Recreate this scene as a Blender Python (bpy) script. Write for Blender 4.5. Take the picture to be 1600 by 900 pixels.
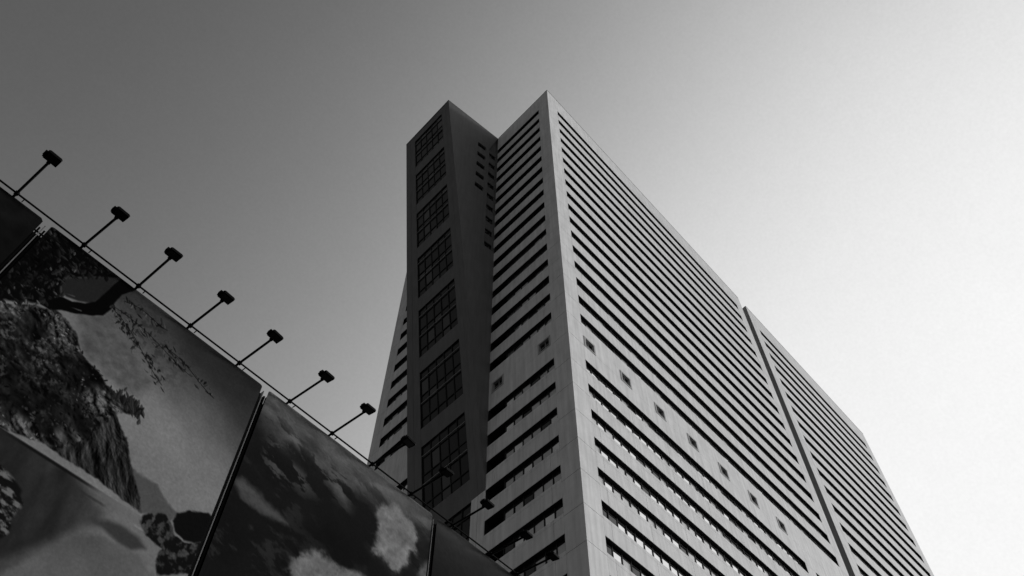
import bpy, bmesh, math, random
import numpy as np
from mathutils import Matrix, Vector

# ------------------------------------------------------------------ scene, camera, sky, sun
scene = bpy.context.scene
for o in list(bpy.data.objects):
    bpy.data.objects.remove(o)
random.seed(11)
EYE = 1.6                                   # eye height above the pavement
YAW, PITCH, ROLL, FPX = 0.7455, 1.0045, 0.0071, 1342.4

def cam_axes():
    f = Vector((math.cos(PITCH) * math.cos(YAW), math.cos(PITCH) * math.sin(YAW), math.sin(PITCH)))
    r = Vector((math.sin(YAW), -math.cos(YAW), 0))
    u = r.cross(f)
    c, s = math.cos(ROLL), math.sin(ROLL)
    return c * r + s * u, -s * r + c * u, f

cam_d = bpy.data.cameras.new('camera')
cam = bpy.data.objects.new('camera', cam_d)
scene.collection.objects.link(cam)
CR, CU, CF = cam_axes()
m = Matrix.Identity(4)
for i in range(3):
    m[i][0], m[i][1], m[i][2] = CR[i], CU[i], -CF[i]
m.translation = Vector((0, 0, EYE))
cam.matrix_world = m
cam_d.sensor_fit = 'HORIZONTAL'
cam_d.sensor_width = 36
cam_d.lens = 36 * FPX / 1600
cam_d.clip_start = 0.1
cam_d.clip_end = 6000
scene.camera = cam

SUN_AZ, SUN_EL = math.radians(-11.5), math.radians(14)      # azimuth from +X towards +Y
world = bpy.data.worlds.new('World')
scene.world = world
world.use_nodes = True
wn, wl = world.node_tree.nodes, world.node_tree.links
sky = wn.new('ShaderNodeTexSky')
sky.sky_type = 'NISHITA'
sky.sun_disc = False
sky.sun_elevation = SUN_EL
sky.sun_rotation = math.pi / 2 - SUN_AZ
sky.air_density = 0.1
sky.dust_density = 10.0
bw = wn.new('ShaderNodeRGBToBW')            # black-and-white film seen through a contrast filter
wl.new(sky.outputs[0], bw.inputs[0])

def wmath(op, a, b=None, c=None):
    n = wn.new('ShaderNodeMath')
    n.operation = op
    for i, v in enumerate((a, b, c)):
        if v is None:
            continue
        if isinstance(v, (int, float)):
            n.inputs[i].default_value = v
        else:
            wl.new(v, n.inputs[i])
    return n.outputs[0]

tc = wn.new('ShaderNodeTexCoord')
sep = wn.new('ShaderNodeSeparateXYZ')
wl.new(tc.outputs['Generated'], sep.inputs[0])
hz = wmath('MULTIPLY', wmath('MINIMUM', wmath('SUBTRACT', 1.0, sep.outputs['Z']), 0.4), 0.5)   # haze thickens away from the zenith
x = wmath('MULTIPLY', wmath('POWER', bw.outputs[0], 1.77), wmath('MULTIPLY', wmath('EXPONENT', hz), 1.10))
y = wmath('DIVIDE', x, wmath('ADD', wmath('MULTIPLY', x, 1.05), 1.0))
# faint unevenness of a hazy sky
for sc_, amp in ((4.0, 0.035), (60.0, 0.018), (300.0, 0.05)):
    nz = wn.new('ShaderNodeTexNoise')
    nz.inputs['Scale'].default_value = sc_
    nz.inputs['Detail'].default_value = 3
    wl.new(tc.outputs['Generated'], nz.inputs['Vector'])
    y = wmath('MULTIPLY', y, wmath('ADD', wmath('MULTIPLY', nz.outputs['Fac'], 2 * amp), 1 - amp))
bgn = wn['Background']
wl.new(wmath('MULTIPLY', y, 10.0), bgn.inputs['Color'])
bgn.inputs['Strength'].default_value = 0.1

sun_d = bpy.data.lights.new('sun', 'SUN')
sun_d.energy = 5.0
sun_d.angle = math.radians(12)              # hazy sun
sun_d.color = (1, 1, 1)
sun = bpy.data.objects.new('sun', sun_d)
scene.collection.objects.link(sun)
to_sun = Vector((math.cos(SUN_EL) * math.cos(SUN_AZ), math.cos(SUN_EL) * math.sin(SUN_AZ), math.sin(SUN_EL)))
sun.rotation_euler = to_sun.to_track_quat('Z', 'Y').to_euler()
sun.location = (60, -40, 60)

scene.view_settings.view_transform = 'Standard'
scene.view_settings.look = 'None'
scene.view_settings.exposure = 0.0
scene.view_settings.gamma = 1.0
scene.view_settings.use_curve_mapping = False

# ------------------------------------------------------------------ materials
def mat(name, base, rough=0.8, var=0.0, vscale=1.0, streak=0.0, bump=0.0, spec=0.3, metal=0.0, objvar=0.0, coat=0.0):
    m = bpy.data.materials.new(name)
    m.use_nodes = True
    n, l = m.node_tree.nodes, m.node_tree.links
    b = n['Principled BSDF']
    b.inputs['Base Color'].default_value = (base, base, base, 1)
    b.inputs['Roughness'].default_value = rough
    b.inputs['Metallic'].default_value = metal
    b.inputs['Specular IOR Level'].default_value = spec
    b.inputs['Coat Weight'].default_value = coat
    b.inputs['Coat Roughness'].default_value = 0.03
    def mth(op, a, c):
        k = n.new('ShaderNodeMath')
        k.operation = op
        for i, v in enumerate((a, c)):
            if isinstance(v, (int, float)):
                k.inputs[i].default_value = v
            else:
                l.new(v, k.inputs[i])
        return k.outputs[0]
    if var or streak or objvar:
        geo = n.new('ShaderNodeNewGeometry')
        val = 1.0
        if var:
            t = n.new('ShaderNodeTexNoise')
            t.inputs['Scale'].default_value = vscale
            t.inputs['Detail'].default_value = 6
            t.inputs['Roughness'].default_value = 0.65
            l.new(geo.outputs['Position'], t.inputs['Vector'])
            val = mth('ADD', mth('MULTIPLY', t.outputs['Fac'], 2 * var), 1 - var)
        if streak:
            mp = n.new('ShaderNodeMapping')
            mp.inputs['Scale'].default_value = (1.1, 1.1, 0.09)
            l.new(geo.outputs['Position'], mp.inputs['Vector'])
            t2 = n.new('ShaderNodeTexNoise')
            t2.inputs['Scale'].default_value = 2.2
            t2.inputs['Detail'].default_value = 5
            l.new(mp.outputs[0], t2.inputs['Vector'])
            s = mth('ADD', mth('MULTIPLY', t2.outputs['Fac'], 2 * streak), 1 - streak)
            val = mth('MULTIPLY', val, s)
        if objvar:
            s = mth('ADD', mth('MULTIPLY', geo.outputs['Random Per Island'], 2 * objvar), 1 - objvar)
            val = mth('MULTIPLY', val, s)
        val = mth('MULTIPLY', val, base)
        cmb = n.new('ShaderNodeCombineColor')
        for i in range(3):
            l.new(val, cmb.inputs[i])
        l.new(cmb.outputs[0], b.inputs['Base Color'])
    if bump:
        geo2 = n.new('ShaderNodeNewGeometry')
        t3 = n.new('ShaderNodeTexNoise')
        t3.inputs['Scale'].default_value = 14
        t3.inputs['Detail'].default_value = 8
        l.new(geo2.outputs['Position'], t3.inputs['Vector'])
        bp = n.new('ShaderNodeBump')
        bp.inputs['Strength'].default_value = bump
        bp.inputs['Distance'].default_value = 0.02
        l.new(t3.outputs['Fac'], bp.inputs['Height'])
        l.new(bp.outputs[0], b.inputs['Normal'])
    return m

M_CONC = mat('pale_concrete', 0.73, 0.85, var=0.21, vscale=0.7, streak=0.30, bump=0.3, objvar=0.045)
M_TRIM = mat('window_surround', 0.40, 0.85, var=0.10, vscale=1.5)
M_FIN_SHADE = mat('shade_toned_stair_concrete', 0.155, 0.85, var=0.18, vscale=0.4, streak=0.24, bump=0.25, objvar=0.03)  # tower concrete with the leaning wing's shade put into its colour
M_SLOT_SHADE = mat('slot_shade', 0.16, 0.8, var=0.1, vscale=0.5)  # dark tone painted in for the shade inside the slot
M_JOINT = mat('dark_joint', 0.05, 0.95)
M_FRAME_AND_SHADE = mat('dark_frame_and_recess_shade', 0.012, 0.6, spec=0.15)  # dark frames; also darkens the window recesses in place of shade
M_CORE = mat('dark_interior', 0.006, 0.9, spec=0.0)
M_MUNTIN = mat('grey_muntin', 0.30, 0.6)
M_COPING = mat('grey_coping', 0.16, 0.6)
M_PLIGHT = mat('reflective_glass', 0.76, 0.06, metal=0.9, objvar=0.20)
M_PMID = mat('weathered_reflective_glass', 0.46, 0.12, metal=0.85, objvar=0.25)
M_PBLIND = mat('glass_over_pale_blind', 0.5, 0.5, spec=0.5, objvar=0.3, coat=1.0)
M_PDARK = mat('dark_glass', 0.012, 0.12, spec=0.35)
M_PFIN = mat('stair_glass', 0.014, 0.2, spec=0.12, objvar=0.5)
M_RAIL = mat('galvanised_rail', 0.34, 0.45, spec=0.4)
M_ASPH = mat('asphalt', 0.04, 0.95, var=0.25, vscale=0.6)
M_BLACK = mat('black_painted_metal', 0.005, 0.7, spec=0.04)
M_STEEL = mat('galvanised_post', 0.30, 0.5, spec=0.4, var=0.2, vscale=3)
M_BACK = mat('hoarding_back', 0.010, 0.9, spec=0.05)
M_LENS = mat('lamp_lens', 0.01, 0.3, spec=0.2)

# ------------------------------------------------------------------ mesh builder
COL = scene.collection

class MB:
    def __init__(self):
        self.v, self.f, self.m = [], [], []
    def hexa(self, c, mi=0):
        # corners: bottom ring 0-3, top ring 4-7
        k = len(self.v)
        self.v.extend([tuple(p) for p in c])
        for q in ((0, 1, 2, 3), (7, 6, 5, 4), (0, 4, 5, 1), (1, 5, 6, 2), (2, 6, 7, 3), (3, 7, 4, 0)):
            self.f.append([k + i for i in q])
            self.m.append(mi)
    def box(self, fn, u0, u1, d0, d1, z0, z1, mi=0):
        self.hexa([fn(u0, d0, z0), fn(u1, d0, z0), fn(u1, d1, z0), fn(u0, d1, z0),
                   fn(u0, d0, z1), fn(u1, d0, z1), fn(u1, d1, z1), fn(u0, d1, z1)], mi)
    def prism(self, low, high, mi=0):
        k, n = len(self.v), len(low)
        self.v.extend([tuple(p) for p in low] + [tuple(p) for p in high])
        self.f.append([k + i for i in reversed(range(n))]); self.m.append(mi)
        self.f.append([k + n + i for i in range(n)]); self.m.append(mi)
        for i in range(n):
            j = (i + 1) % n
            self.f.append([k + i, k + j, k + n + j, k + n + i]); self.m.append(mi)
    def tube(self, a, b, r, n=8, mi=0):
        a, b = Vector(a), Vector(b)
        w = (b - a).normalized()
        p = w.orthogonal().normalized()
        q = w.cross(p)
        ring = [p * math.cos(2 * math.pi * i / n) * r + q * math.sin(2 * math.pi * i / n) * r for i in range(n)]
        self.prism([a + t for t in ring], [b + t for t in ring], mi)
    def mesh(self, name, mats):
        me = bpy.data.meshes.new(name)
        me.from_pydata(self.v, [], self.f)
        for mm in (mats if isinstance(mats, (list, tuple)) else [mats]):
            me.materials.append(mm)
        if len(me.materials) > 1:
            me.polygons.foreach_set('material_index', self.m)
        b = bmesh.new(); b.from_mesh(me)
        bmesh.ops.recalc_face_normals(b, faces=b.faces)
        b.to_mesh(me); b.free()
        return me
    def build(self, name, mats, parent=None):
        return link(name, self.mesh(name, mats), parent)

def link(name, me, parent=None, loc=None):
    o = bpy.data.objects.new(name, me)
    COL.objects.link(o)
    if parent:
        o.parent = parent
    if loc is not None:
        o.location = loc
    return o

def thing(name, label, cat, loc=(0, 0, 0), group=None):
    o = bpy.data.objects.new(name, None)
    COL.objects.link(o)
    o.location = loc
    o['label'] = label
    o['category'] = cat
    if group:
        o['group'] = group
    return o

def to_pixel(p):
    d = Vector(p) - Vector((0, 0, EYE))
    z = d.dot(CF)
    if z <= 0:
        return None
    return 800 + FPX * d.dot(CR) / z, 450 - FPX * d.dot(CU) / z

# ------------------------------------------------------------------ ground
g = MB()
g.v = [(-1500, -1500, 0), (1500, -1500, 0), (1500, 1500, 0), (-1500, 1500, 0)]
g.f = [[0, 1, 2, 3]]; g.m = [0]
go = g.build('ground', M_ASPH)
go['kind'] = 'structure'

# ------------------------------------------------------------------ office tower
XC, YC = 39.04, 28.58
ANG = 0.0723
H = 135.71 + EYE
ROOF = H + 0.32
P0, FH, TE, OH = 4.598, 3.6, 0.61, 1.60
XS1, XS2, XE = 93.94, 96.41, 139.92
RP, LP, E1, S2, E2 = 2.32, 2.095, 2.33, 2.57, 2.53
SL, SLS = 32.82, 30.86                      # far end of the shaded side, start of its pier
R_ = 0.33                                   # depth of the window recess
CORE = 0.76
KMAX = 34
BASE = Vector((XC, YC, 0))
tower = thing('office_tower', 'tall pale concrete office tower with dark horizontal window strips and leaning stair wing', 'building', BASE)
DX, DY = math.sin(ANG), math.cos(ANG)
NX, NY = math.cos(ANG), -math.sin(ANG)

def FR(u, d, z):                            # sunlit side: u along it from the corner, d inwards
    return (u, d, z)
def FL(s, d, z):                            # shaded side
    return (DX * s + NX * d, DY * s + NY * d, z)

def ztop(k):
    return H - P0 - FH * k - (TE if k > 17 else 0)
KS = [k for k in range(KMAX + 1) if k != 17]

JW = 0.02
# corner pier, one block for each storey
def pier_blocks(poly, zs, mat_=M_CONC, joint=0.04):
    for a, b in zip(zs[:-1], zs[1:]):
        mb = MB()
        mb.prism([(p[0], p[1], b + joint) for p in poly], [(p[0], p[1], a) for p in poly])
        mb.build('pier_block', mat_, tower)

levels = [ROOF] + [ztop(k) - OH - 0.35 for k in range(1, KMAX + 1)] + [0.0]
cpoly = [FR(0, 0, 0), FR(RP, 0, 0), FR(RP, 1.2, 0), FL(LP, 1.2, 0), FL(LP, 0, 0)]
pier_blocks(cpoly, levels)
ipoly = [FR(0.03, 0.03, 0), FR(RP - .03, 0.03, 0), FR(RP - .03, 1.1, 0), FL(LP - .03, 1.1, 0), FL(LP - .03, 0.03, 0)]
mb = MB(); mb.prism([(p[0], p[1], 0.1) for p in ipoly], [(p[0], p[1], ROOF - .1) for p in ipoly]); mb.build('pier_core', M_JOINT, tower)

def simple_pier(fn, u0, u1, depth, name='end_pier'):
    mb = MB()
    for a, b in zip(levels[:-1], levels[1:]):
        mb.box(fn, u0, u1, 0, depth, b + 0.04, a)
    mb.box(fn, u0 + .03, u1 - .03, 0.03, depth - .03, 0.1, ROOF - .1)
    return mb.build(name, M_CONC, tower)

A1, B1 = RP, XS1 - XC - E1                  # strip range of the first sunlit section
A2, B2 = XS2 - XC + S2, XE - XC - E2        # of the second
simple_pier(FR, B1, XS1 - XC, 7.0)
simple_pier(FR, XS2 - XC, A2, 7.0)
simple_pier(FR, B2, XE - XC, 32.0)
simple_pier(FL, SLS, SL, 30.0)
mb = MB(); mb.box(FR, XS1 - XC - .05, XS2 - XC + .05, 6.0, 6.6, 0, ROOF - 0.5); mb.build('slot_wall', M_CONC, tower)

mb = MB(); mb.box(FR, XS2 - XC - .03, XS2 - XC - .002, .02, 5.95, 0, ROOF - .02); mb.build('slot_shade_sheet', M_SLOT_SHADE, tower)  # added dark sheet, stands in for shade on the slot's side
mb = MB(); mb.box(FL, 11.69, 12.7, .0, CORE, 0, ROOF - .01); mb.build('junction_wall', M_FIN_SHADE, tower)

# dark interior bodies and roofs
mb = MB()
t0 = CORE * (1 + math.sin(ANG)) / math.cos(ANG)
poly = [FL(t0, CORE, 0), FR(B1 + .3, CORE, 0), FR(B1 + .3, 33, 0), FL(SLS + .3, CORE + 1, 0), FL(SLS + .3, CORE, 0)]
mb.prism([(p[0], p[1], 0) for p in poly], [(p[0], p[1], ROOF - .3) for p in poly])
mb.box(FR, A2 - .3, B2 + .3, CORE, 31.5, 0, ROOF - .3)
mb.build('interior_body', M_CORE, tower)

# parapets
Z0 = ztop(0)
for fn, a, b in ((FR, A1, B1), (FR, A2, B2), (FL, LP, 11.7), (FL, 22.3, SLS)):
    mb = MB(); mb.box(fn, a + JW, b - JW, 0, CORE, Z0, ROOF); mb.build('parapet', M_CONC, tower)
mb = MB(); mb.box(FR, -.02, XS1 - XC + .02, -.025, .5, ROOF + .003, ROOF + .10); mb.build('coping', M_COPING, tower)
mb = MB(); mb.box(FR, XS2 - XC - .02, XE - XC + .02, -.025, .5, ROOF + .003, ROOF + .10); mb.build('coping', M_COPING, tower)
mb = MB(); mb.box(FL, .52, 11.6, -.025, .5, ROOF + .003, ROOF + .10); mb.build('coping', M_COPING, tower)

# ---- window panes are gathered first: the 300 that show largest become objects of their own
PANES = []                                  # (area, corners8, material, parent)
def add_pane(fn, u0, u1, d0, d1, z0, z1, material, parent, weight=1.0, jitter=0.012):
    c = [fn(u0, d0, z0), fn(u1, d0, z0), fn(u1, d1, z0), fn(u0, d1, z0), fn(u0, d0, z1), fn(u1, d0, z1), fn(u1, d1, z1), fn(u0, d1, z1)]
    if jitter:                              # sashes never hang perfectly true
        for i in (0, 1, 4, 5):
            j = prng.gauss(0, jitter)
            dv = Vector(fn(u0, d0 + j, z0)) - Vector(fn(u0, d0, z0))
            c[i] = tuple(Vector(c[i]) + dv); c[{0: 3, 1: 2, 4: 7, 5: 6}[i]] = tuple(Vector(c[{0: 3, 1: 2, 4: 7, 5: 6}[i]]) + dv)
    q = [to_pixel(Vector(c[i]) + BASE) for i in (0, 1, 5, 4)]
    area = 0.0
    if all(q):
        area = abs(sum(q[i][0] * q[(i + 1) % 4][1] - q[(i + 1) % 4][0] * q[i][1] for i in range(4))) / 2
        mx, my = sum(p[0] for p in q) / 4, sum(p[1] for p in q) / 4
        if not (-5 < mx < 1605 and -5 < my < 905) or my > 293 + .767 * mx + 12:
            area = 0.0
    PANES.append((area * weight, c, material, parent))

PITCH_P = 1.1555
prng = random.Random(77)
rng = random.Random(5)

def pane_tone(side, k, u):
    r = rng.random()
    if side == 'R':
        if k >= 18 and 24.7 < u < 27.2:
            return M_PDARK
        if k == 24 and u < A1 + 1.2 or k == 25 and u < A1 + 2.2:
            return M_PDARK
        return M_PLIGHT if r < .46 else (M_PBLIND if r < .68 else (M_PMID if r < .88 else M_PDARK))
    if r < .12:
        return M_PDARK
    return M_PLIGHT if r < .45 else (M_PBLIND if r < .65 else M_PMID)

def window_strip(fn, side, a, b, k, pane_to=None, panes=True):
    zt, zb = ztop(k), ztop(k) - OH
    mb = MB()
    mb.box(fn, a + .004, b - .004, .02, CORE - .01, zt - .045, zt - .001)            # added dark sheets at head and jambs paint in the recess shade
    mb.box(fn, a + .004, a + .035, .02, CORE - .01, zb + .001, zt - .05)
    mb.box(fn, b - .035, b - .004, .02, CORE - .01, zb + .001, zt - .05)
    pe = b if pane_to is None else pane_to
    n = max(1, round((pe - a) / PITCH_P))
    w = (pe - a) / n
    for i in range(1, n + (0 if pane_to is None else 1)):
        mb.box(fn, a + i * w - .05, a + i * w + .05, R_ - .07, R_ + .06, zb + .002, zt - .05)
    if panes:
        mb.box(fn, a + .04, pe - .04, R_ - .05, R_ + .04, zt - .45, zt - .39)         # transom
        mb.box(fn, a + .04, pe - .04, R_ - .04, R_ + .04, zb + .002, zb + .06)        # bottom rail
        mb.box(fn, a + .04, pe - .04, R_, R_ + .02, zt - .388, zt - .055, 1)          # dark upper lights
    else:
        mb.box(fn, a + .04, pe - .04, R_, R_ + .02, zb + .003, zt - .055, 1)
    o = mb.build('window_strip', [M_FRAME_AND_SHADE, M_PDARK], tower)
    if panes:
        for i in range(n):
            u0, u1 = a + i * w + .052, a + (i + 1) * w - .052
            add_pane(fn, u0, u1, R_ - .005, R_ + .015, zb + .062, zt - .455, pane_tone(side, k, (u0 + u1) / 2), o)
    return o

for k in KS:
    if k >= 18:
        window_strip(FR, 'R', A1, 80.3 - XC, k)
        window_strip(FR, 'R', 82.56 - XC, B1, k)
        mb = MB(); mb.box(FR, 80.3 - XC + JW, 82.56 - XC - JW, 0, CORE, ztop(k) - OH + JW, ztop(k) - JW); mb.build('infill_pier', M_CONC, tower)
    else:
        window_strip(FR, 'R', A1, B1, k, panes=k >= 6)
    window_strip(FR, 'R', A2, B2, k, panes=6 <= k <= 18)
    tl = (ztop(k) - OH - 54.98 - EYE) / (ROOF - 54.98 - EYE)
    window_strip(FL, 'L', LP, 11.25 if tl < 0 else 11.66 - .42 * (1 - tl), k, pane_to=9.05, panes=k >= 10)
    window_strip(FL, 'L', 22.3, SLS, k, panes=k >= 8)

# ---- spandrels between the strips
panel_cache = {}
def panel_mesh(w, h):
    key = (round(w, 3), round(h, 3))
    if key not in panel_cache:
        mb = MB()
        hs = h - 0.36 if h > 1.2 else None
        if hs:
            mb.box(FR, 0, w, 0, .10, 0, hs - .022)
            mb.box(FR, 0, w, 0, .10, hs, h)
            mb.box(FR, .01, w - .01, .02, .10, hs - .023, hs + .001)
        else:
            mb.box(FR, 0, w, 0, .10, 0, h)
        panel_cache[key] = mb.mesh('panel', M_CONC)
    return panel_cache[key]

PW = 5.778
J0 = 42.36 - XC
def joints(a, b):
    js = [a] + [J0 + PW * i for i in range(-1, 20) if a + .3 < J0 + PW * i < b - .3] + [b]
    return list(zip(js[:-1], js[1:]))

def right_panel(u0, u1, z0, z1, parent):
    link('panel', panel_mesh(u1 - u0 - 2 * JW * .6, z1 - z0), parent, (u0 + JW * .6, 0, z0))
def left_panel(u0, u1, z0, z1, parent):
    mb = MB()
    u0 += .012; u1 -= .012
    if z1 - z0 > 1.2:
        mb.box(FL, u0, u1, 0, .10, z0, z1 - .382)
        mb.box(FL, u0, u1, 0, .10, z1 - .36, z1)
        mb.box(FL, u0 + .01, u1 - .01, .02, .10, z1 - .383, z1 - .359)
    else:
        mb.box(FL, u0, u1, 0, .10, z0, z1)
    mb.build('panel', M_CONC, parent)

TECHZ = (68.25 + EYE, 69.53 + EYE)
def spandrel(fn, side, a, b, z0, z1, k):
    mb = MB()
    if k >= 12 and k <= 27 and not (side == 'R' and a > 40):
        mb.box(fn, a + JW, b - JW, .10, CORE, z0 + .002, z1 - .002)
        mb.box(fn, a + .02, b - .02, .03, .10, z0 + .02, z1 - .02, 1)
        o = mb.build('spandrel', [M_CONC, M_JOINT], tower)
        cols = joints(a, b) if side == 'R' else [(p, q) for p, q in zip([a] + [c for c in (3.2, 10.1, 26.0) if a < c < b], [c for c in (3.2, 10.1, 26.0) if a < c < b] + [b])]
        for u0, u1 in cols:
            (right_panel if side == 'R' else left_panel)(u0 + .004, u1 - .004, z0, z1, o)
    else:
        mb.box(fn, a + JW, b - JW, 0, CORE, z0, z1)
        o = mb.build('spandrel', M_CONC, tower)
    return o

def small_window(fn, uc, w, z0, z1):
    mb = MB()
    a, b = uc - w / 2, uc + w / 2
    for (p, q, r, s) in ((a - .2, b + .2, z1, z1 + .2), (a - .2, b + .2, z0 - .2, z0), (a - .2, a, z0, z1), (b, b + .2, z0, z1)):
        mb.box(fn, p, q, -.035, .30, r, s)
    mb.box(fn, uc - .04, uc + .04, .17, .24, z0, z1, 1)
    mb.box(fn, a, b, .175, .235, (z0 + z1) / 2 - .03, (z0 + z1) / 2 + .03, 1)
    o = mb.build('small_window', [M_TRIM, M_MUNTIN], tower)
    zm = (z0 + z1) / 2
    for p, q in ((a, uc - .04), (uc + .04, b)):
        for r, s in ((z0, zm - .03), (zm + .03, z1)):
            add_pane(fn, p, q, .24, .26, r, s, M_PDARK, o, 1.5, 0)

def tech_band(fn, side, a, b, z0, z1, wins, ww):
    """blank storey with a few small windows, built round the openings"""
    w0, w1 = TECHZ
    mb = MB()
    mb.box(fn, a + JW, b - JW, .32, CORE, z0 + .002, z1 - .002)
    o = mb.build('spandrel', [M_CONC], tower)
    pan = right_panel if side == 'R' else left_panel
    cols = joints(a, b) if side == 'R' else [(p, q) for p, q in zip([a] + [c for c in (3.2, 10.1) if a < c < b], [c for c in (3.2, 10.1) if a < c < b] + [b])]
    def slab(u0, u1, r, s):
        m2 = MB(); m2.box(fn, u0 + .008, u1 - .008, 0, .318, r, s); m2.build('panel', M_CONC, o)
    for u0, u1 in cols:
        slab(u0, u1, w1 + .2, z1)
        slab(u0, u1, z0, w0 - .212)
    edges = [a] + [e for c in wins for e in (c - ww / 2 - .2, c + ww / 2 + .2)] + [b]
    for u0, u1 in zip(edges[::2], edges[1::2]):
        slab(u0, u1, w0 - .2, w1 + .19)
    for c in wins:
        small_window(fn, c, ww, w0, w1)

for fn, side, a, b in ((FR, 'R', A1, B1), (FR, 'R', A2, B2), (FL, 'L', LP, 11.68), (FL, 'L', 22.3, SLS)):
    for k in KS:
        z1 = ztop(k) - OH
        z0 = ztop(k + 2 if k == 16 else k + 1) if k < KMAX else 0.0
        if k == 16 and side == 'R' and a < 40:
            tech_band(fn, side, a, b, z0, z1, [42.40 - XC + PW * i for i in range(7)], 1.30)
        elif k == 16 and side == 'L' and a < 10:
            tech_band(fn, side, a, b, z0, z1, [3.30, 10.05], 1.36)
        else:
            spandrel(fn, side, a, b, z0, z1, k)

# ---- leaning stair wing on the shaded side
ZB = 54.98 + EYE
OUT = 10.53
def lean(z):
    return max(0.0, (z - ZB) / (ROOF - ZB))
def FF(a, dp, z):                           # a across the leaning face, dp inwards from it
    t = lean(z)
    return FL(a - 1.1 * (1 - t), dp - (OUT * t + .03), z)
zcut = [0.0, ZB, ROOF]
def fin_strip(name, a0, a1, d0, d1, material=M_FIN_SHADE):
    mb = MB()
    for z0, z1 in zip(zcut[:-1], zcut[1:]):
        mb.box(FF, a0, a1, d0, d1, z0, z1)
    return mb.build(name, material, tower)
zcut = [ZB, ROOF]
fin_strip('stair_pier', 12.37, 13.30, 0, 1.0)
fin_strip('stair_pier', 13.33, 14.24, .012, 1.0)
zcut = [0.0, ZB - .03]                      # upright foot keeps the tower concrete; shade is painted on the leaning part
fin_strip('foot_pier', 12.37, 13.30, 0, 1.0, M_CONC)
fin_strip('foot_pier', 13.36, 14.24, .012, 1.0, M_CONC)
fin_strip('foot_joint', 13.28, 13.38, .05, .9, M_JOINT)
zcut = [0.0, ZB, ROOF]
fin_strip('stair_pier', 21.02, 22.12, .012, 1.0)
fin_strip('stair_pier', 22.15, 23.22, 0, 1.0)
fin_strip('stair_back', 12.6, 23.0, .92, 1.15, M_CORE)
WT = [133.9 + EYE - 11.29 * i for i in range(9)]
WH = 8.75
prev = ROOF
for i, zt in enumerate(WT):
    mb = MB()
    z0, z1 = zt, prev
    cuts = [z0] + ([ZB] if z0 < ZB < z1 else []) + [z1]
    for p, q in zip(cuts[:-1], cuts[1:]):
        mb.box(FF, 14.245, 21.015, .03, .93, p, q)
    mb.build('stair_spandrel', M_FIN_SHADE, tower)
    prev = zt - WH
    zb = zt - WH
    mb = MB()
    cuts = [zb] + ([ZB] if zb < ZB < zt else []) + [zt]
    a0, a1 = 14.25, 21.01
    cw = (a1 - a0) / 5
    for p, q in zip(cuts[:-1], cuts[1:]):
        for j in range(1, 5):
            mb.box(FF, a0 + j * cw - .045, a0 + j * cw + .045, .10, .26, p, q)
        mb.box(FF, a0, a0 + .06, .05, .9, p, q); mb.box(FF, a1 - .06, a1, .05, .9, p, q)
    mb.box(FF, a0 + .06, a1 - .06, .05, .9, zt - .06, zt - .002)
    rows = [0, 1.45, 3.75, 5.1, 7.4, WH]
    for r in rows[1:-1]:
        mb.box(FF, a0 + .06, a1 - .06, .11, .25, zt - r - .09, zt - r + .02)
    wo = mb.build('stair_window', M_FRAME_AND_SHADE, tower)
    for r in (1.3, 5.0):
        m2 = MB()
        m2.box(FF, a0 + .08, a1 - .08, .035, .075, zt - r - .03, zt - r + .02)
        m2.build('handrail', M_RAIL, wo)
    for j in range(5):
        for r0, r1 in zip(rows[:-1], rows[1:]):
            add_pane(FF, a0 + j * cw + .05, a0 + (j + 1) * cw - .05, .19, .21, zt - r1 + .03, zt - r0 - .10,
                     M_PDARK if rng.random() < .15 else M_PFIN, wo, .8)
mb = MB()
mb.box(FF, 14.245, 21.015, .03, .93, 0, prev); mb.build('stair_spandrel', M_FIN_SHADE, tower)
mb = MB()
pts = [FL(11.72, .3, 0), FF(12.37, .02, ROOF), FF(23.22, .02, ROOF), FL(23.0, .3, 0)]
mb.prism([(p[0], p[1], ROOF - .35) for p in pts], [(p[0], p[1], ROOF - .02) for p in pts]); mb.build('stair_roof', M_FIN_SHADE, tower)
pts = [FL(11.70, .3, 0), FF(12.36, -.02, ROOF), FF(23.23, -.02, ROOF), FL(23.0, .3, 0)]
mb = MB(); mb.prism([(p[0], p[1], ROOF + .003) for p in pts], [(p[0], p[1], ROOF + .08) for p in pts]); mb.build('coping', M_COPING, tower)

# its side wall towards the sunlit corner, built round the little windows
def FS(o, d, z):                            # o = distance out from the shaded side, d = depth into the wing
    t = lean(z)
    om = max(OUT * t, .05)
    front = 12.37 - 1.1 * (1 - t)
    root = 11.72 - .42 * (1 - t)
    s = root + (front - root) * min(1.0, max(0.0, o / om)) + d
    return FL(s, -o, z)
def side_prism(mb, pts, d0=0.0, d1=.5):
    mb.prism([FS(o, d0, z) for o, z in pts], [FS(o, d1, z) for o, z in pts])
def osz(z):
    return OUT * lean(z) + .02
ZR, ZQ = 129.3 + EYE, 97.5 + EYE
C1 = [128.6 + EYE - 3.68 * i for i in range(5)]
C2 = [128.8 + EYE - 3.64 * i for i in range(9)]
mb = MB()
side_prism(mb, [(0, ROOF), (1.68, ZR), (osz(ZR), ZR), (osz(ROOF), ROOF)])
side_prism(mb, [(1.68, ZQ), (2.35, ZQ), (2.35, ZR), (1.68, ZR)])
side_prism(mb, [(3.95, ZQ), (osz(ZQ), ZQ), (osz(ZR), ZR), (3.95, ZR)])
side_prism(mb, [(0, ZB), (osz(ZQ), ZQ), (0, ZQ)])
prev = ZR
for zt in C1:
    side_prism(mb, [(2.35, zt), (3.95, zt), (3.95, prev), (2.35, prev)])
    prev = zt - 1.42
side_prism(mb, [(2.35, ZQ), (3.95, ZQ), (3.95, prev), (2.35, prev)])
mb.build('stair_side_wall', M_FIN_SHADE, tower)
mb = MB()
prev = ROOF - .1
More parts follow.
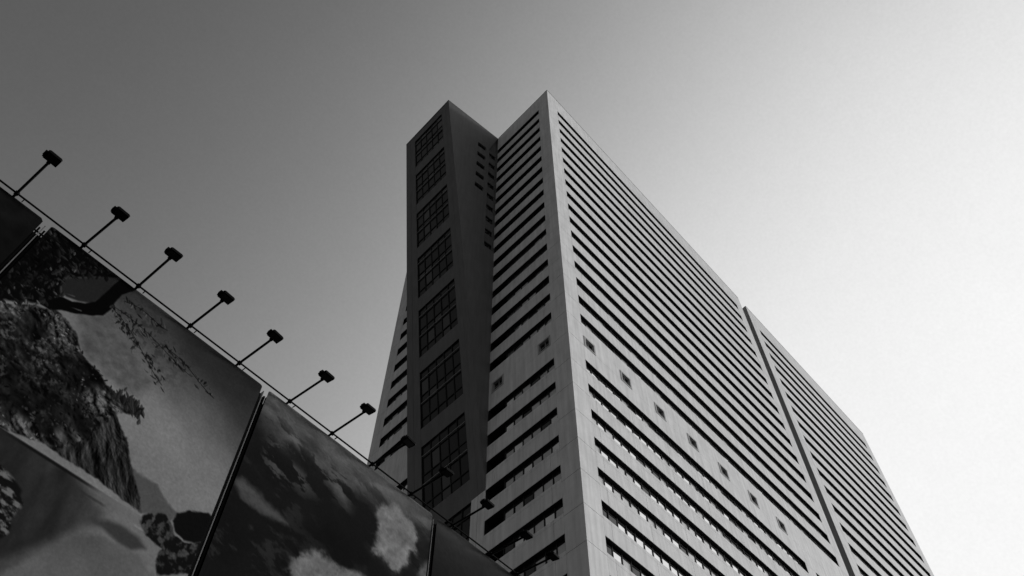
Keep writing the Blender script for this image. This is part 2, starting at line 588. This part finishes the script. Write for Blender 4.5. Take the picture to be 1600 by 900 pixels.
for zt in C2:
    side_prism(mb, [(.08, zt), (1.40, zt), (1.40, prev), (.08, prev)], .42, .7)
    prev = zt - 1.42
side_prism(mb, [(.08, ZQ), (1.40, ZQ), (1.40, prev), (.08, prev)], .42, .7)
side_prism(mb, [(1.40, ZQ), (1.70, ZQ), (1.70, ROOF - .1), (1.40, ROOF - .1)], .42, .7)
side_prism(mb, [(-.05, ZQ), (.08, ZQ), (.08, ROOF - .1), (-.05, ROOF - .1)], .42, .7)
mb.build('stair_recess_wall', M_FIN_SHADE, tower)
mb = MB(); side_prism(mb, [(0, ZB + 6), (osz(ZR) - .6, ZR), (osz(ROOF) - .6, ROOF - .4), (0, ROOF - .4)], .75, .8); mb.build('stair_lining', M_CORE, tower)
for col, o0, o1, d in ((C1, 2.35, 3.95, .30), (C2, .08, 1.40, .60)):
    for zt in col:
        mb = MB()
        mb.box(FS, o0 + .01, o1 - .01, d - .06, d, zt - .06, zt - .003)
        mb.box(FS, o0 + .01, o1 - .01, d - .06, d, zt - 1.417, zt - 1.36)
        mb.box(FS, (o0 + o1) / 2 - .03, (o0 + o1) / 2 + .03, d - .05, d, zt - 1.36, zt - .06)
        wo = mb.build('side_window', M_FRAME_AND_SHADE, tower)
        for a, b in ((o0 + .01, (o0 + o1) / 2 - .03), ((o0 + o1) / 2 + .03, o1 - .01)):
            add_pane(FS, a, b, d - .02, d - .005, zt - 1.36, zt - .06, M_PDARK, wo)
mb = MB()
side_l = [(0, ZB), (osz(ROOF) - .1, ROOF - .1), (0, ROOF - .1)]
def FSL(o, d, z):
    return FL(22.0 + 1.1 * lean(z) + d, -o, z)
mb.prism([FSL(o, -.5, z) for o, z in side_l], [FSL(o, .09, z) for o, z in side_l]); mb.build('stair_side_wall', M_FIN_SHADE, tower)

# panes: the largest 300 as objects, the rest as one part
PANES.sort(key=lambda t: -t[0])
for ar, c, mt, par in PANES[:300]:
    mb = MB(); mb.hexa(c); mb.build('pane', mt, par)
mb = MB()
order = [M_PLIGHT, M_PMID, M_PDARK, M_PFIN, M_PBLIND]
for ar, c, mt, par in PANES[300:]:
    mb.hexa(c, order.index(mt))
rest = mb.build('window_panes', order, tower)
rest['kind'] = 'stuff'

# ------------------------------------------------------------------ billboard wall
WM, WB = 0.01713, 9.844                     # wall line y = WM*x + WB
WLEN = math.sqrt(1 + WM * WM)
TOP = 12.0 + EYE
BOT = 0.45
def FW(u, d, z):                            # u = x along the wall, d = distance in front of it
    return (u + WM * d / WLEN, WM * u + WB - d / WLEN, z)

PERIOD = 4.35
EDGES = [(-4.51, -0.30), (-0.16, 4.135), (4.285, 8.485), (8.62, 12.84), (12.98, 17.2)]
bill = thing('billboard', 'long billboard wall of printed landscape canvases with a steel top rail', 'billboard', (0, 0, 0))

POLY = {
    'gapsky': [(0.49, 11.04), (0.48, 11.16), (0.52, 11.27), (0.7, 11.48), (0.92, 11.77), (1.13, 12.0), (1.1, 11.71), (1.07, 11.41), (1.02, 11.13), (0.84, 10.97), (0.66, 10.89), (0.55, 10.93)],
    'limb': [(0.45, 10.45), (0.5, 10.65), (0.6, 10.83), (0.77, 10.88), (0.93, 11.02), (1.03, 11.18), (1.07, 11.45), (1.11, 11.78), (1.16, 12.04), (1.46, 12.09), (1.4, 11.91), (1.3, 11.68), (1.28, 11.42), (1.29, 11.25), (1.25, 11.03), (1.11, 10.88), (0.91, 10.71), (0.72, 10.6), (0.61, 10.46)],
    'twig': [(1.29, 11.25), (1.52, 11.26), (1.75, 11.15), (2.03, 11.0), (2.26, 10.86), (2.43, 10.73), (2.54, 10.62), (2.43, 10.69), (2.22, 10.84), (1.97, 10.94), (1.71, 11.07), (1.5, 11.16)],
    'foliage': [(-0.28, 11.96), (0.2, 12.02), (1.48, 12.05), (1.18, 12.0), (0.92, 11.77), (0.52, 11.27), (0.49, 11.04), (0.58, 10.87), (0.46, 10.43), (-0.1, 9.96), (-0.56, 10.08), (-0.21, 10.51)],
    'leafmass': [(-0.44, 9.57), (0.07, 10.02), (0.37, 10.3), (0.67, 10.53), (0.89, 10.48), (1.04, 10.4), (1.2, 10.24), (1.37, 10.09), (1.52, 10.06), (1.7, 10.03), (1.84, 9.9), (2.1, 9.88), (2.26, 9.9), (2.45, 9.83), (2.36, 9.68), (2.27, 9.63), (2.17, 9.48), (2.01, 8.84), (1.79, 8.47), (1.63, 8.41), (1.39, 8.33), (1.05, 8.27), (0.34, 8.28)],
    'cliff': [(1.52, 8.44), (1.46, 8.83), (1.63, 9.18), (1.92, 9.44), (2.19, 9.52), (2.37, 9.37), (2.53, 9.2), (2.75, 8.92), (2.9, 8.72), (3.03, 8.51), (3.13, 8.31), (2.54, 8.36), (2.13, 8.38), (1.79, 8.38)],
    'farhill': [(2.74, 8.91), (2.86, 8.87), (3.01, 8.86), (3.2, 8.87), (3.3, 8.8), (3.42, 8.73), (3.56, 8.68), (3.68, 8.65), (3.58, 8.47), (3.13, 8.31)],
    'waterline': [(1.05, 8.27), (3.43, 8.26)],
    'reflect': [(1.14, 8.12), (1.56, 8.35), (1.97, 8.31), (2.47, 8.1), (2.72, 8.0), (2.71, 7.8), (2.53, 7.68), (2.41, 7.46), (2.29, 7.25), (2.16, 7.07), (2.01, 6.87), (1.91, 6.74), (0.75, 6.14), (-0.58, 8.16)],
    'reflect2': [(2.61, 7.81), (2.8, 7.94), (3.03, 7.98), (3.29, 7.96), (3.44, 7.87), (3.25, 7.73), (3.06, 7.73), (2.82, 7.79)],
    'shoretrees': [(3.17, 8.19), (3.19, 8.31), (3.26, 8.4), (3.33, 8.38), (3.37, 8.47), (3.45, 8.52), (3.55, 8.49), (3.66, 8.44), (3.75, 8.32), (3.9, 8.3), (4.04, 8.37), (4.24, 8.51), (4.25, 8.37), (4.22, 7.92), (3.71, 7.61), (3.62, 7.77), (3.63, 7.91), (3.65, 7.99), (3.49, 8.02), (3.33, 8.04)],
    'darkhill': [(3.63, 8.51), (3.66, 8.64), (3.73, 8.75), (3.86, 8.84), (3.98, 8.9), (4.08, 8.94), (4.18, 8.92), (4.3, 8.54), (4.08, 8.4), (3.89, 8.33), (3.73, 8.38)],
    'bush': [(0.82, 7.75), (1.31, 7.8), (1.4, 7.78), (1.56, 7.72), (1.69, 7.65), (1.78, 7.5), (1.76, 7.38), (1.79, 7.2), (1.82, 7.04), (1.78, 6.97), (1.46, 6.68)],
    'bandcloud': [(4.39, 11.78), (4.78, 11.96), (5.39, 11.99), (6.0, 12.11), (6.69, 11.96), (6.67, 11.44), (6.45, 11.2), (6.47, 10.76), (6.23, 10.81), (5.94, 10.91), (5.63, 11.07), (5.32, 11.14), (4.9, 11.05), (4.65, 11.16), (4.43, 11.18)],
    'bandcloud2': [(4.6, 11.12), (4.96, 11.1), (5.35, 11.01), (5.54, 10.84), (5.74, 10.54), (5.51, 10.44), (5.22, 10.45), (4.94, 10.24), (4.74, 10.31), (4.6, 10.57)],
    'streak': [(4.3, 9.76), (4.39, 9.87), (4.66, 9.85), (4.92, 9.73), (5.17, 9.73), (5.4, 9.66), (5.28, 9.6), (5.03, 9.54), (4.76, 9.55), (4.48, 9.62)],
    'streakdark': [(4.86, 11.18), (5.06, 11.26), (5.46, 11.17), (5.79, 11.03), (6.15, 10.83), (5.94, 10.75), (5.54, 10.84), (5.25, 10.85), (5.01, 10.94)],
    'bigcloud': [(7.1, 11.12), (7.18, 11.34), (7.36, 11.42), (7.47, 11.58), (7.63, 11.62), (7.82, 11.54), (8.05, 11.38), (8.18, 11.16), (8.25, 10.94), (8.08, 10.69), (7.96, 10.42), (7.87, 10.18), (7.66, 10.12), (7.51, 10.21), (7.34, 10.28), (7.15, 10.3), (7.18, 10.57), (7.2, 10.88)],
    'lowcloud': [(5.66, 9.2), (5.81, 9.37), (5.94, 9.58), (6.09, 9.61), (6.29, 9.55), (6.47, 9.5), (6.73, 9.59), (7.23, 9.7), (7.42, 9.48), (5.76, 8.17), (5.64, 8.92)],
    'smallcloud': [(8.34, 10.66), (8.53, 10.91), (8.67, 10.82), (8.96, 10.39), (8.19, 9.94)],
    'cloudtop': [(6.54, 11.9), (6.93, 12.01), (7.2, 11.97), (7.03, 11.78), (6.75, 11.67)],
    'streak4': [(8.62, 11.93), (9.16, 12.05), (9.73, 12.1), (10.22, 12.11), (10.72, 12.14), (10.33, 11.88), (9.75, 11.78), (9.16, 11.69), (8.79, 11.72)],
    'lightleft': [(0.93, 10.79), (1.16, 10.9), (1.32, 11.14), (1.54, 10.92), (1.84, 10.82), (2.12, 10.6), (2.42, 10.48), (2.34, 10.1), (2.16, 10.01), (1.8, 10.05), (1.61, 10.1), (1.38, 10.11), (1.18, 10.3)],
}

class Noise:
    def __init__(self, seed):
        self.t = np.random.RandomState(seed).rand(256, 256).astype(np.float32)
    def __call__(self, x, y):
        xi, yi = np.floor(x).astype(int), np.floor(y).astype(int)
        fx, fy = x - xi, y - yi
        fx, fy = fx * fx * (3 - 2 * fx), fy * fy * (3 - 2 * fy)
        t = self.t
        a, b = t[xi % 256, yi % 256], t[(xi + 1) % 256, yi % 256]
        c, d = t[xi % 256, (yi + 1) % 256], t[(xi + 1) % 256, (yi + 1) % 256]
        return (a * (1 - fx) + b * fx) * (1 - fy) + (c * (1 - fx) + d * fx) * fy
    def fbm(self, x, y, n=5, gain=.5):
        s, a, tot = 0, 1.0, 0
        for i in range(n):
            s = s + a * self(x * 2 ** i + 17.3 * i, y * 2 ** i + 9.1 * i); tot += a; a *= gain
        return s / tot
N1, N2, N3 = Noise(1), Noise(2), Noise(3)

def sdist(poly, x, y):
    """signed distance to a polygon, positive inside"""
    d = np.full(x.shape, 1e9, np.float32)
    inside = np.zeros(x.shape, bool)
    n = len(poly)
    for i in range(n):
        ax, ay = poly[i]; bx, by = poly[(i + 1) % n]
        ex, ey = bx - ax, by - ay
        wx, wy = x - ax, y - ay
        t = np.clip((wx * ex + wy * ey) / (ex * ex + ey * ey + 1e-12), 0, 1)
        d = np.minimum(d, (wx - ex * t) ** 2 + (wy - ey * t) ** 2)
        c = ((ay <= y) & (by > y)) | ((by <= y) & (ay > y))
        with np.errstate(divide='ignore', invalid='ignore'):
            xi = ax + (y - ay) / (by - ay + (by == ay) * 1e-9) * ex
        inside ^= c & (x < xi)
    return np.where(inside, np.sqrt(d), -np.sqrt(d))

def srgb(v):
    v = np.asarray(v, np.float32) / 255.0
    return np.where(v < .04045, v / 12.92, ((v + .055) / 1.055) ** 2.4)

def step(e0, e1, v):
    t = np.clip((v - e0) / (e1 - e0), 0, 1)
    return t * t * (3 - 2 * t)

def paint(u, z, panel):
    """the printed picture, as grey values 0-255 over wall coordinates"""
    z = z - EYE
    wu = u + .10 * (N1.fbm(u * 2.5, z * 2.5) - .5) + .045 * (N2.fbm(u * 14, z * 14, 3) - .5)
    wz = z + .10 * (N2.fbm(u * 2.5 + 40, z * 2.5) - .5) + .045 * (N3.fbm(u * 14, z * 14, 3) - .5)
    su = u + .03 * (N1.fbm(u * 5, z * 5) - .5); szz = z + .03 * (N2.fbm(u * 5, z * 5) - .5)
    def msk(name, w=.02, smooth=False):
        P = POLY[name]
        return step(-w, w, sdist(P, su if smooth else wu, szz if smooth else wz))
    def over(c, m, v):
        return c * (1 - m) + v * m
    fine = N1.fbm(u * 30, z * 30, 4)
    med = N2.fbm(u * 9, z * 9, 5)
    big = N3.fbm(u * 1.6, z * 1.6, 4)
    if panel == 0:
        return 11 + 7 * med + 8 * step(.5, .8, big)
    if panel == 1:
        sky_ = 34 + 62 * step(12.1, 9.6, z + .25 * (u - 3.0)) + 30 * (N3.fbm(u * 1.1 + z * .5, z * 1.1, 5) - .5)
        c = sky_ * (.96 + .08 * fine)
        c = over(c, msk('lightleft', .12) * .8, 62 + 40 * (med - .4))
        # pale far hill, cliff
        c = over(c, msk('farhill', .03), 60 + 8 * med)
        rk = lambda a, b: N2.fbm(a * 3.4 + b * 1.6 + .8 * N1(a * 2.1, b * 2.1), b * 3.0 + .8 * N3(a * 2.3, b * 1.9), 7, .58)
        ac, al = u * .82 + z * .57, u * .57 - z * .82
        cl = N1.fbm(ac * 13, al * 2.6, 6, .6)
        c = over(c, msk('cliff', .02), 16 + 46 * step(.30, .78, cl) * (.5 + .7 * N3.fbm(ac * 5, al * 3, 4)) + np.clip(240 * (rk(u * 1.3, z) - rk(u * 1.3 + .02, z + .012)), -14, 30))
        lm = N2.fbm(u * 7 + z * 3, z * 9, 5, .6)
        lf = step(.50, .66, N3.fbm(u * 20, z * 15, 4, .6))
        emb = rk(u, z) - rk(u + .022, z + .03)
        rock = 10 + (1.1 * step(.30, .72, N3.fbm(u * 2.0, z * 2.4, 4))) * (24 + 380 * emb) + 40 * (lm - .42) + 34 * lf * step(.5, .62, N1.fbm(u * 3.2, z * 3.2, 3))
        c = over(c, msk('leafmass', .02), np.clip(rock, 5, 92))
        fo = step(.54, .68, N1.fbm(u * 14 - z * 7, z * 9 + u * 5, 4, .55))
        c = over(c, msk('foliage', .03), 7 + 38 * fo * step(.46, .66, big + .35 * (med - .5)))
        # drooping leaves to the right of the limb
        tw = N2.fbm(u * 12, z * 10, 4, .6)
        zone = step(.75, .1, np.abs((z - (11.35 - .45 * (u - 1.4))) - .25)) * step(1.2, 1.5, u) * step(3.2, 2.2, u)
        c = over(c, zone * step(.50, .66, tw) * .35, 22)
        c = over(c, msk('gapsky', .02, True), 30)
        c = over(c, msk('limb', .015, True), 6)
        for (u0, z0, u1, z1) in ((0.1, 10.55, .75, 11.0), (.2, 10.35, .95, 10.83)):
            t = np.clip(((u - u0) * (u1 - u0) + (z - z0) * (z1 - z0)) / ((u1 - u0) ** 2 + (z1 - z0) ** 2), 0, 1)
            dd = np.hypot(u - (u0 + t * (u1 - u0)), z - (z0 + t * (z1 - z0) + .05 * np.sin(t * 3.1)))
            c = over(c, step(.018, .006, dd) * .8, 62)
        # the lake
        wat = step(8.275, 8.255, z + .012 * (med - .5))
        depth = 8.26 - z
        lake = 26 + 62 * step(1.0, 3.1, u + .25 * (big - .5)) + 10 * (N1.fbm(u * 2, z * 14, 3) - .5)
        c = over(c, wat, lake)
        rf = msk('reflect', .10, True) * wat
        c = over(c, rf, 22 + 22 * N2.fbm(u * 6, z * 2.2, 4) + 26 * step(2.1, 2.7, u) * step(7.2, 8.2, z))
        c = over(c, msk('reflect2', .05, True) * wat, 46)
        low = wat * step(0, .1, sdist([(1.95, 6.6), (2.2, 7.02), (2.55, 7.6), (2.8, 7.75), (3.4, 7.75), (3.7, 7.6), (4.2, 7.0), (4.2, 0), (-.3, 0), (-.3, 6.0)], wu, wz))
        c = over(c, low, 70 + 26 * (big - .5) + 6 * med)
        c = over(c, step(.035, .01, np.abs(z - 8.24)) * step(1.0, 1.5, u) * step(2.6, 2.2, u) * .8, 12)
        c = over(c, step(.03, .01, np.abs(z - 8.10 + .01 * med)) * step(2.2, 2.35, u) * step(2.75, 2.6, u) * .6, 36)
        c = over(c, step(.022, .006, np.abs(z - 8.09)) * step(3.1, 3.2, u) * step(3.55, 3.45, u) * .9, 105)
        c = over(c, msk('darkhill', .02), 10 + 4 * fine)
        st = step(.45, .65, N1.fbm(u * 12, z * 9, 4, .6))
        c = over(c, msk('shoretrees', .02), 14 + 44 * st * (.4 + .9 * fine))
        c = over(c, msk('bush', .03), 14 + 70 * step(.45, .7, N3.fbm(u * 10 + z * 6, z * 16, 4, .6)))
        return c
    if panel == 2:
        ac, al = z * .965 + u * .26, u * .965 - z * .26
        wq = .35 * (N3.fbm(u * 2, z * 2, 4) - .5)
        wisp = N1.fbm(al * 1.5 + wq, ac * 3.8 + wq * 3, 7, .64)
        wisp2 = N2.fbm(al * 2.6 + 5 + wq, ac * 4.8 + wq * 3, 7, .64)
        c = 17 + 8 * (big - .5) + 8 * step(9.5, 12, z) + 3 * fine
        top = step(10.95, 11.65, z + .22 * (u - 5.2) * (u < 5.2) - .10 * (u - 6.4) * (u > 6.4) + .5 * (wisp - .5))
        c = over(c, top * (.72 + .5 * step(.36, .6, wisp)).clip(0, 1), 80 + 40 * (wisp2 - .5))
        c = over(c, msk('bandcloud', .25) * step(.43, .52, wisp) * .95, 70 + 50 * (wisp2 - .5))
        c = over(c, msk('bandcloud2', .25) * step(.46, .55, wisp2) * .9, 62)
        c = over(c, msk('streakdark', .10) * step(.38, .55, wisp2) * .8, 20)
        c = over(c, step(-.10, .06, sdist(POLY['streak'], u, z + .22 * (wisp2 - .5))) * (.6 + .6 * wisp), 64)
        c = over(c, msk('cloudtop', .08) * .8, 72)
        c = over(c, step(.55, .72, wisp2) * step(10.7, 10.0, z) * step(6.2, 5.2, u) * .5, 46)
        def cloud(c, name, v):
            P = POLY[name]
            s = sdist(P, u + .34 * (N1.fbm(u * 4, z * 4, 5, .6) - .5), z + .34 * (N2.fbm(u * 4 + 9, z * 4, 6, .65) - .5))
            sh = v * (.74 + .36 * N3.fbm(u * 5, z * 5, 5, .6)) + 60 * (N1.fbm(u * 3.5, z * 3.5, 4, .5) - N1.fbm(u * 3.5 + .15, z * 3.5 - .2, 4, .5))
            c = over(c, step(-.25, .10, s) * step(.4, .6, wisp2) * .5, 48)
            return over(c, step(-.05, .12, s), sh)
        c = cloud(c, 'bigcloud', 106)
        c = cloud(c, 'lowcloud', 94)
        c = cloud(c, 'smallcloud', 78)
        return c
    c = 24 + 20 * step(10.5, 12.3, z) + 8 * (big - .5) + 3 * fine
    c = over(c, msk('streak4', .22) * .8, 54)
    if panel == 4:
        c = 30 + 18 * step(.45, .65, N1.fbm(u * 1.4, z * 2.4, 5))
    return c

def leaf_list():
    rs = random.Random(21)
    out = []
    def poly_leaves(name, n, size, tone, ang, spread, pad=0.0):
        P = POLY[name]
        xs, ys = [p[0] for p in P], [p[1] for p in P]
        k = 0
        while k < n:
            a, b = rs.uniform(min(xs) - pad, max(xs) + pad), rs.uniform(min(ys) - pad, max(ys) + pad)
            s = float(sdist(P, np.array([a], np.float32), np.array([b], np.float32))[0])
            if s < -pad or a < -.16 or b < 8.30 and name != 'foliage':
                continue
            k += 1
            L = rs.uniform(*size)
            cl = float(N3.fbm(np.array([a * 2.4]), np.array([b * 2.4]), 3)[0])
            out.append((a, b, L, L * rs.uniform(.28, .5), math.radians(ang + rs.uniform(-spread, spread)), rs.uniform(*tone) * (.25 + 1.5 * max(0, min(1, (cl - .3) * 2.5)))))
    poly_leaves('leafmass', 420, (.015, .045), (6, 34), -60, 80, .02)
    poly_leaves('leafmass', 200, (.012, .035), (34, 72), -60, 80, .0)
    poly_leaves('foliage', 260, (.03, .08), (5, 22), -50, 60, .03)
    poly_leaves('foliage', 50, (.02, .05), (24, 46), -50, 40, .0)
    for k in range(70):                     # ragged leaves hanging off the edge of the mass
        t_ = rs.random()
        a, b = 2.05 + .42 * t_ + rs.gauss(0, .05), 9.90 - .12 * t_ + rs.gauss(0, .06)
        out.append((a, b, rs.uniform(.06, .12), rs.uniform(.018, .032), math.radians(-70 + rs.uniform(-35, 35)), rs.uniform(12, 40)))
    for (a0, b0, a1, b1, n) in ((1.30, 11.30, 2.55, 10.60, 90), (1.35, 11.35, 2.9, 11.15, 60), (2.3, 11.3, 3.4, 11.05, 30), (1.4, 11.6, 2.2, 11.7, 24)):
        for k in range(n):
            t_ = rs.random()
            out.append((a0 + (a1 - a0) * t_ + rs.gauss(0, .05), b0 + (b1 - b0) * t_ + rs.gauss(0, .06), rs.uniform(.03, .075), rs.uniform(.012, .024),
                        math.radians(-60 + rs.uniform(-60, 60)), rs.choice((12, 16, 20, 30, 48, 64))))
        for k in range(60):                 # the twig itself
            t_ = k / 59
            out.append((a0 + (a1 - a0) * t_, b0 + (b1 - b0) * t_ + .05 * math.sin(t_ * 5), .03, .007, math.atan2(b1 - b0, a1 - a0), 13))
    return out

def stamp_leaves(c, U, Z, us, zf):
    du = us[1] - us[0]
    dz = zf[0] - zf[1]
    for (a, b, L, w, ang, v) in leaf_list():
        b += EYE
        j0, j1 = int((a - L - us[0]) / du), int((a + L - us[0]) / du) + 2
        i0, i1 = int((zf[0] - b - L) / dz), int((zf[0] - b + L) / dz) + 2
        j0, i0 = max(j0, 0), max(i0, 0)
        i1 = min(i1, len(zf))
        if j1 <= j0 or i1 <= i0:
            continue
        uu, zz = U[i0:i1, j0:j1] - a, Z[i0:i1, j0:j1] - b
        p, q = uu * math.cos(ang) + zz * math.sin(ang), -uu * math.sin(ang) + zz * math.cos(ang)
        prof = w * np.clip(1 - (p / L) ** 2, 0, 1)
        mk = np.clip((prof - np.abs(q)) / .008 + .5, 0, 1) * (np.abs(p) < L) * .85
        shade = v * (1 + .25 * np.sign(q))
        c[i0:i1, j0:j1] = c[i0:i1, j0:j1] * (1 - mk) + shade * mk
    return c

PRINT_GAIN = 1.95
def print_material():
    m = bpy.data.materials.new('printed_canvas')
    m.use_nodes = True
    n, l = m.node_tree.nodes, m.node_tree.links
    b = n['Principled BSDF']
    b.inputs['Roughness'].default_value = .75
    b.inputs['Specular IOR Level'].default_value = .0
    at = n.new('ShaderNodeVertexColor')
    at.layer_name = 'print'
    l.new(at.outputs['Color'], b.inputs['Base Color'])
    return m
M_PRINT = print_material()

CANVAS_LABELS = ['nearly black printed canvas at the left end', 'canvas printed with a lake, cliffs and branches',
                 'canvas printed with white clouds on a dark sky', 'canvas printed with plain dusky sky', None]
def canvas(i, u0, u1):
    fineu = .0125 if i in (1, 2) else .05
    zlo = 6.2 + EYE if i == 1 else 8.2 + EYE
    nu = int((u1 - u0) / fineu) + 1
    us = np.linspace(u0, u1, nu)
    zf = np.linspace(TOP, zlo, int((TOP - zlo) / fineu) + 1)
    zs = np.concatenate([zf, np.linspace(zlo, BOT, 60)[1:]])
    # rounded, slightly curled upper corners
    rc = .05
    U, Z = np.meshgrid(us, zs)
    t = np.clip(TOP - Z, 0, rc)
    ins = rc - np.sqrt(np.maximum(rc * rc - (rc - t) ** 2, 0))
    mid, half = (u0 + u1) / 2, (u1 - u0) / 2
    U2 = mid + (U - mid) * (half - ins) / half
    sag = .015 * np.sin((U - u0) / (u1 - u0) * math.pi * 4) * np.clip((TOP - Z) * 3, 0, 1) * np.exp(-(TOP - Z) * .8)
    Z2 = Z - np.abs(sag) * np.exp(-(TOP - Z) * 6)
    Dp = .05 + .010 * (N1.fbm(U * 1.2, Z * .8, 3) - .5)
    g_ = paint(U2.astype(np.float32), Z2.astype(np.float32), i)
    g_ = g_ * (.90 + .20 * N2.fbm(U2 * 34, Z2 * 34, 3, .7))
    if i == 1:
        g_ = stamp_leaves(g_, U2, Z2, us, zf)
    val = np.clip(srgb(np.clip(g_, 0, 255)) * PRINT_GAIN, .002, .8)
    wx = U2 + WM * Dp / WLEN
    wy = WM * U2 + WB - Dp / WLEN
    V = np.stack([wx, wy, Z2], -1).reshape(-1, 3)
    r, c = Z.shape
    idx = np.arange(r * c).reshape(r, c)
    Q = np.stack([idx[:-1, :-1], idx[1:, :-1], idx[1:, 1:], idx[:-1, 1:]], -1).reshape(-1, 4)
    me = bpy.data.meshes.new('canvas')
    me.vertices.add(len(V)); me.vertices.foreach_set('co', V.astype(np.float32).ravel())
    me.loops.add(Q.size); me.loops.foreach_set('vertex_index', Q.ravel().astype(np.int32))
    me.polygons.add(len(Q)); me.polygons.foreach_set('loop_start', (np.arange(len(Q)) * 4).astype(np.int32))
    me.update(calc_edges=True)
    ca = me.color_attributes.new('print', 'FLOAT_COLOR', 'POINT')
    buf = np.ones((len(V), 4), np.float32)
    buf[:, :3] = val.reshape(-1, 1)
    ca.data.foreach_set('color', buf.ravel())
    me.materials.append(M_PRINT)
    me.polygons.foreach_set('use_smooth', [True] * len(Q))
    o = link('canvas', me, bill)
    if CANVAS_LABELS[i]:
        o['label'] = CANVAS_LABELS[i]
    mb = MB()
    mb.box(FW, u0 + .03, u1 - .03, -.06, .025, BOT, TOP - .10)
    mb.build('canvas_frame', M_BACK, bill)
    return o
for i, (a, b) in enumerate(EDGES):
    canvas(i, a, b)

# dark backing boards and steel posts in the gaps
for (a, b), (c, e) in zip(EDGES[:-1], EDGES[1:]):
    mb = MB(); mb.box(FW, b - .08, c + .08, -.20, -.08, 0, TOP - .24); mb.build('backing_board', M_BACK, bill)
    g0, g1 = b, c
    mb = MB()
    mb.box(FW, (g0 + g1) / 2 - .008, (g0 + g1) / 2 + .008, -.06, .02, 0, TOP - .06)
    p = mb.build('post', M_STEEL, bill)
    for q in (g0 + .012, g1 - .012 - .03):
        m2 = MB(); m2.box(FW, q, q + .03, -.05, .02, 0, TOP - .16); m2.build('edge_bar', M_BLACK, bill)
    for zz in (TOP - .17, TOP - .25):
        m2 = MB(); m2.box(FW, g0 - .01, g1 + .01, -.075, -.055, zz - .02, zz); m2.build('tie', M_BLACK, bill)
mb = MB()
mb.tube(FW(EDGES[0][0], .128, TOP + .02), FW(EDGES[-1][1], .128, TOP + .02), .016, 10)
mb.build('top_rail', M_BLACK, bill)
mb = MB(); mb.box(FW, EDGES[0][0], EDGES[-1][1], -.30, -.22, TOP - 1.0, TOP - .9); mb.build('back_girt', M_BLACK, bill)
for u in np.arange(EDGES[0][0] + .3, EDGES[-1][1], 2.1):
    mb = MB(); mb.box(FW, u, u + .10, -.42, -.22, 0, TOP - .4); mb.build('rear_post', M_BLACK, bill)

# floodlights on arms along the top rail
LAMPS = [-.851, .367, 1.416, 2.477, 3.539, 4.695, 5.724, 6.754, 7.812, 8.981, 10.129, 10.95]
ORD = ['first', 'second', 'third', 'fourth', 'fifth', 'sixth', 'seventh', 'eighth', 'ninth', 'tenth', 'eleventh', 'twelfth']
WHERE = ['above the nearly black canvas', 'above the dark printed foliage', 'above the printed tree limb', 'above the printed leaves', 'above the printed grey sky',
         'just right of the gap between lake and cloud canvases', 'just left of the tower edge', 'beside the far edge of the tower', 'in front of the stair wing windows',
         'in front of the foot of the stair wing', 'in front of the lower tower windows', 'nearest the bottom of the picture']
L_ARM = 1.03
def lamp_parts(root, tilt, drop):
    # local frame: +Y out from the wall towards the street, X along the wall, origin at the wall top
    mb = MB()
    mb.tube((0, -.10, 0), (.0, L_ARM - .06, .0), .022, 10)
    mb.build('arm', M_BLACK, root)
    mb = MB()
    idf = lambda u, d, z: (u, d, z)
    mb.box(idf, -.034, .034, .104, .152, -.026, .028)
    mb.box(idf, -.145, -.13, .05, .12, .0, .014)
    mb.build('clamp', M_BLACK, root)
    R = Matrix.Translation((0.0, L_ARM + .02, drop)) @ Matrix.Rotation(tilt, 4, 'X')
    def hf(u, d, z):
        return tuple(R @ Vector((u, d, z)))
    mb = MB()
    w, l, t = .118, .094, .027
    lo = [(-w, -l), (w, -l), (w, l - .015), (w - .015, l), (-w + .015, l), (-w, l - .015)]
    mb.prism([hf(a * .97, b * .97, -t) for a, b in lo], [hf(a, b, t * .3) for a, b in lo])
    mb.prism([hf(a * .99, b * .99, t * .3) for a, b in lo], [hf(a * .88, b * .85, t * 1.2) for a, b in lo])
    head = mb.build('lamp_head', M_BLACK, root)
    mb = MB(); mb.box(hf, -w * .80, w * .80, -l * .74, l * .74, -t - .006, -t + .004); mb.build('lens', M_LENS, head)
    mb = MB()
    for j in range(6):
        xx = -w * .7 + j * w * .28
        mb.box(hf, xx - .005, xx + .005, -l * .7, l * .7, t * 1.1, t * 1.1 + .012)
    mb.build('cooling_fin', M_BLACK, head)
    mb = MB(); mb.box(hf, w - .01, w + .03, -.05, .03, -.02, .03); mb.box(hf, w, w + .018, -.09, -.03, -.012, .02); mb.build('driver_box', M_BLACK, head)
    mb = MB(); mb.box(hf, -.03, .03, -l - .04, -l + .03, -.025, .03); mb.build('bracket', M_BLACK, root)

def copy_tree(o, parent=None):
    c = o.copy(); COL.objects.link(c)
    c.parent = parent
    for ch in o.children:
        copy_tree(ch, c)
    return c
first = None
for i, u in enumerate(LAMPS):
    if first is None:
        t = thing('floodlight', '', 'floodlight')
        lamp_parts(t, math.radians(-9), .01)
        first = t
    else:
        t = copy_tree(first)
    t['label'] = '%s floodlight from the left, %s' % (ORD[i], WHERE[i])
    t['category'] = 'floodlight'
    t['group'] = 'floodlights along the billboard top'
    t.location = FW(u, .0, TOP + .015)
    jit = random.Random(i)
    t.rotation_euler = (math.radians(jit.uniform(-1.2, 1.2)), math.radians(jit.uniform(-5, 5)), math.pi + math.atan(WM) + math.radians(jit.uniform(-1.5, 1.5)) + math.radians(3.0))
